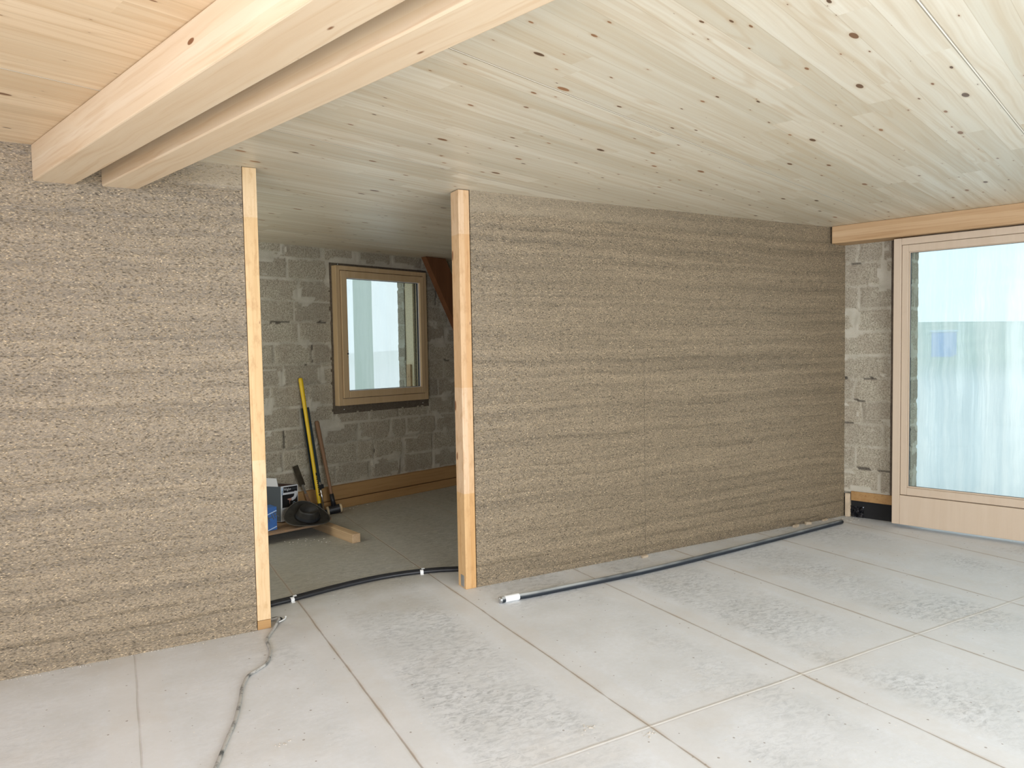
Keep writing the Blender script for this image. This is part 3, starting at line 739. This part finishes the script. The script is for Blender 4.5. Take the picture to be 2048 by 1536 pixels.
for i in range(12):
    z = .17+i*.018
    for k in range(3):
        a0_ = radians(-100+k*20); a1_ = a0_+radians(20)
        bm.faces.new([bm.verts.new((.0178*cos(a), .0178*sin(a), zz_)) for a, zz_ in ((a0_, z), (a1_, z), (a1_, z+.0182), (a0_, z+.0182))])
lb = link('label_strip', bm, MT['ink'], e); lb['label'] = 'black label on the yellow handle'
bm = bmesh.new()
for i in range(9): box(bm, .0012-.004, .0012+.004-.003*(i % 2), -.0192, -.0184, .19+i*.02, .199+i*.02+.004*(i % 2))
link('lettering', bm, MT['yellow'], lb)
e, L_ = leaner('level_bar', 'dark blue-grey bar with a chrome lower rod leaning behind the yellow hammer handle', 'bar', G(3.664, 5.99, .004), G(3.574, 6.085, 1.02))
link('bar', B1(-.045, .042, -.004, .004, .24, L_), MT['darkbar'], e, bevel=.002)
link('rod', T1([(.026, -.005, 0), (.026, -.005, .30)], .008, 12), MT['chrome'], e, smooth=True)['label'] = 'chrome rod'
link('clamp', B1(-.002, .055, -.022, .012, .235, .275), MT['blackp'], e, bevel=.003)
e, L_ = leaner('mallet', 'dead-blow mallet with brown wooden handle and cream faces standing beside the hat', 'mallet', (1.785, 6.770, .042), G(3.695, 6.085, .885), -8)
link('handle', T1([(0, 0, z*L_) for z in (.02, .10, .5, .9, .985, 1)], [.015, .015, .017, .021, .021, .014], 14), MT['handle_wood'], e, smooth=True)
hd = link('head', T1([(-.052, 0, 0), (-.050, 0, 0), (.050, 0, 0), (.052, 0, 0)], [.036, .041, .041, .036], 24), MT['rubber'], e, smooth=False)
link('face', T1([(-.072, 0, 0), (-.068, 0, 0), (-.052, 0, 0)], [.036, .041, .041], 24), MT['hide'], e)['label'] = 'cream striking face'
link('face', T1([(.072, 0, 0), (.068, 0, 0), (.052, 0, 0)], [.036, .041, .041], 24), MT['hide'], e)['label'] = 'cream striking face'
link('sleeve', T1([(0, 0, .03), (0, 0, .15)], [.024, .020], 14), MT['rubber'], e, smooth=True)
e, L_ = leaner('old_knife', 'old blade with a riveted brown handle leaning upside down behind the printed box', 'blade', G(3.575, 5.985, .005), G(3.455, 6.09, .48))  # an old knife standing handle down
link('blade', B1(-.030, .030, -.0015, .0015, .30, L_), MT['blade'], e, bevel=.001)
link('tang', B1(-.010, .012, -.003, .003, .20, .31), MT['steel'], e)
hb = link('handle', B1(-.014, .016, -.010, .010, 0, .22), MT['handle_wood'], e, bevel=.005)
for z in (.14, .20, .07):
    link('rivet', T1([(0, -.0125, z), (0, .0125, z)], .0055, 10), MT['steel'], hb)

# ------------------------------------------------------------------ hoses across the doorway, pipe, cable
hp = [(.30, 4.40), (.55, 4.435), (.787, 4.488), (.895, 4.508), (1.095, 4.560), (1.304, 4.604), (1.518, 4.628), (1.728, 4.615), (1.927, 4.566), (2.06, 4.51), (2.35, 4.42)]
def offset(P, d):
    out = []
    for i, p_ in enumerate(P):
        a = Vector(P[max(i-1, 0)]); b = Vector(P[min(i+1, len(P)-1)]); t_ = (b-a).normalized(); out.append((p_[0]-t_.y*d, p_[1]+t_.x*d, .0135))
    return out
HO = []
for d, lab in ((-.0145, 'front one of two black hoses curving across the doorway floor'), (.0145, 'rear one of two black hoses curving across the doorway floor')):
    e = tag(link('black_hose', T1(smoothpath(offset(hp, d), 8), .0135, 12), MT['rubber'], smooth=True), lab, 'hose'); HO.append(e)
for (x, y), a in (((.905, 4.494), 12), ((1.80, 4.585), -12)):
    for dd, par, sh in ((-.0, HO[0], 0), (.030, HO[1], .022)):
        rn = bmesh.new(); tube(rn, [(-.011, 0, .0135), (.011, 0, .0135)], .0155, 14); box(rn, -.011, .011, -.022, -.010, .0, .004)
        o = link('pipe_clip', rn, MT['white'], par, (x+sh-.003*dd, y+dd-.0, 0), rz=radians(a)); o['label'] = 'white plastic clip'
pp_ = smoothpath([(1.995, 3.790, .019), (2.12, 3.787, .019), (2.335, 3.776, .019), (3.139, 3.775, .019), (4.18, 3.845, .019), (5.39, 3.950, .019)], 10)
e = tag(link('long_pipe', T1(pp_, .0185, 16), MT['pipe'], smooth=True), 'long dusty black pipe lying on the floor along the right plaster wall', 'pipe')
link('sleeve', T1([(2.022, 3.789, .0205), (2.118, 3.787, .0205)], .0205, 20), MT['white'], e)['label'] = 'white sleeve near the end'
link('end_cap', T1([(1.982, 3.790, .0195), (1.986, 3.790, .0195), (1.999, 3.790, .0195)], [.013, .0195, .0195], 18), MT['steel'], e)['label'] = 'grey end cap'
cp = [(.70, 4.262, .008), (.737, 4.225, .010), (.768, 4.200, .020), (.745, 4.135, .016), (.715, 4.077, .007), (.678, 4.00, .007), (.655, 3.935, .007), (.650, 3.85, .007), (.640, 3.759, .007), (.602, 3.645, .007), (.545, 3.585, .007), (.500, 3.542, .007),
      (.462, 3.45, .007), (.440, 3.36, .007), (.428, 3.305, .007), (.383, 3.132, .007), (.330, 2.983, .007), (.268, 2.801, .007), (.20, 2.62, .007), (.15, 2.4, .007)]
e = tag(link('electric_cable', T1(smoothpath(cp, 8), .0078, 10), MT['cable'], smooth=True), 'dusty grey cable winding over the floor from the left doorway post', 'cable')
link('loose_end', T1(smoothpath([(.748, 4.150, .014), (.772, 4.172, .010), (.803, 4.204, .008), (.812, 4.225, .012)], 5), [.004]*14+[.006]*2, 8), MT['white'], e, smooth=True)['label'] = 'bare pale wire end'
link('dark_strand', T1(smoothpath([(.735, 4.235, .012), (.765, 4.215, .02), (.785, 4.195, .012), (.745, 4.150, .008)], 5), .005, 8), MT['rubber'], e, smooth=True)

# ------------------------------------------------------------------ wood chips and crumbs
rnd = random.Random(8)
def chip(x, y, l, w_, h, rz, label):
    bm = B1(-l/2, l/2, -w_/2, w_/2, 0, h)
    for v in bm.verts: v.co += Vector((rnd.uniform(-.004, .004), rnd.uniform(-.003, .003), rnd.uniform(0, .003)*(v.co.z > 0)))
    return tag(link('wood_chip', bm, MT['chip'], None, (x, y, .0), radians(rz), bevel=.001), label, 'wood chip', 'wood chips on the floor')
chip(3.34, 4.07, .055, .022, .016, 4, 'flat pale wood chip at the middle of the right plaster wall foot')
chip(4.98, 4.085, .06, .03, .018, 15, 'wood chip beside the pipe, leftmost of those near the corner')
chip(5.14, 4.09, .05, .03, .020, -20, 'wood chip at the wall foot, second from the corner')
chip(5.37, 4.10, .07, .02, .012, 8, 'longest wood chip at the wall foot, nearest the corner')
bm = bmesh.new()
def crumb(x, y, z, s_):
    g = bmesh.ops.create_icosphere(bm, subdivisions=1, radius=s_)['verts']
    for v in g: v.co = Vector((v.co.x*rnd.uniform(.7, 1.3)+x, v.co.y*rnd.uniform(.7, 1.3)+y, v.co.z*.6+z+s_*.5))
for _ in range(420):
    x = rnd.choice((rnd.uniform(-3, .63), rnd.uniform(2.0, 5.6))); crumb(x, YW-min(.05, abs(rnd.gauss(0, .018)))-.008, 0, rnd.uniform(.0015, .005))
for _ in range(60): crumb(rnd.uniform(5.5, 5.66), rnd.uniform(3.95, 4.08), 0, rnd.uniform(.002, .006))
for _ in range(26): q = G(rnd.uniform(2.9, 3.2), rnd.uniform(5.05, 5.35)); crumb(q.x, q.y, 0, rnd.uniform(.003, .007))
for _ in range(70): q = G(rnd.uniform(3.6, 6.2), 6.04-abs(rnd.gauss(0, .05))); crumb(q.x, q.y, 0, rnd.uniform(.003, .007))
for cx, cy, k in ((1.63, 2.34, 16), (1.80, 2.18, 12), (.52, 2.85, 8)):
    for _ in range(k): crumb(rnd.gauss(cx, .018), rnd.gauss(cy, .012), 0, rnd.uniform(.0015, .0045))
for _ in range(40): crumb(rnd.uniform(.3, 4.5), rnd.uniform(1.6, 3.6), 0, rnd.uniform(.001, .003))
tag(link('plaster_crumbs', bm, MT['crumb']), 'crumbs of plaster and dirt scattered along the foot of the walls', 'debris', kind='stuff')
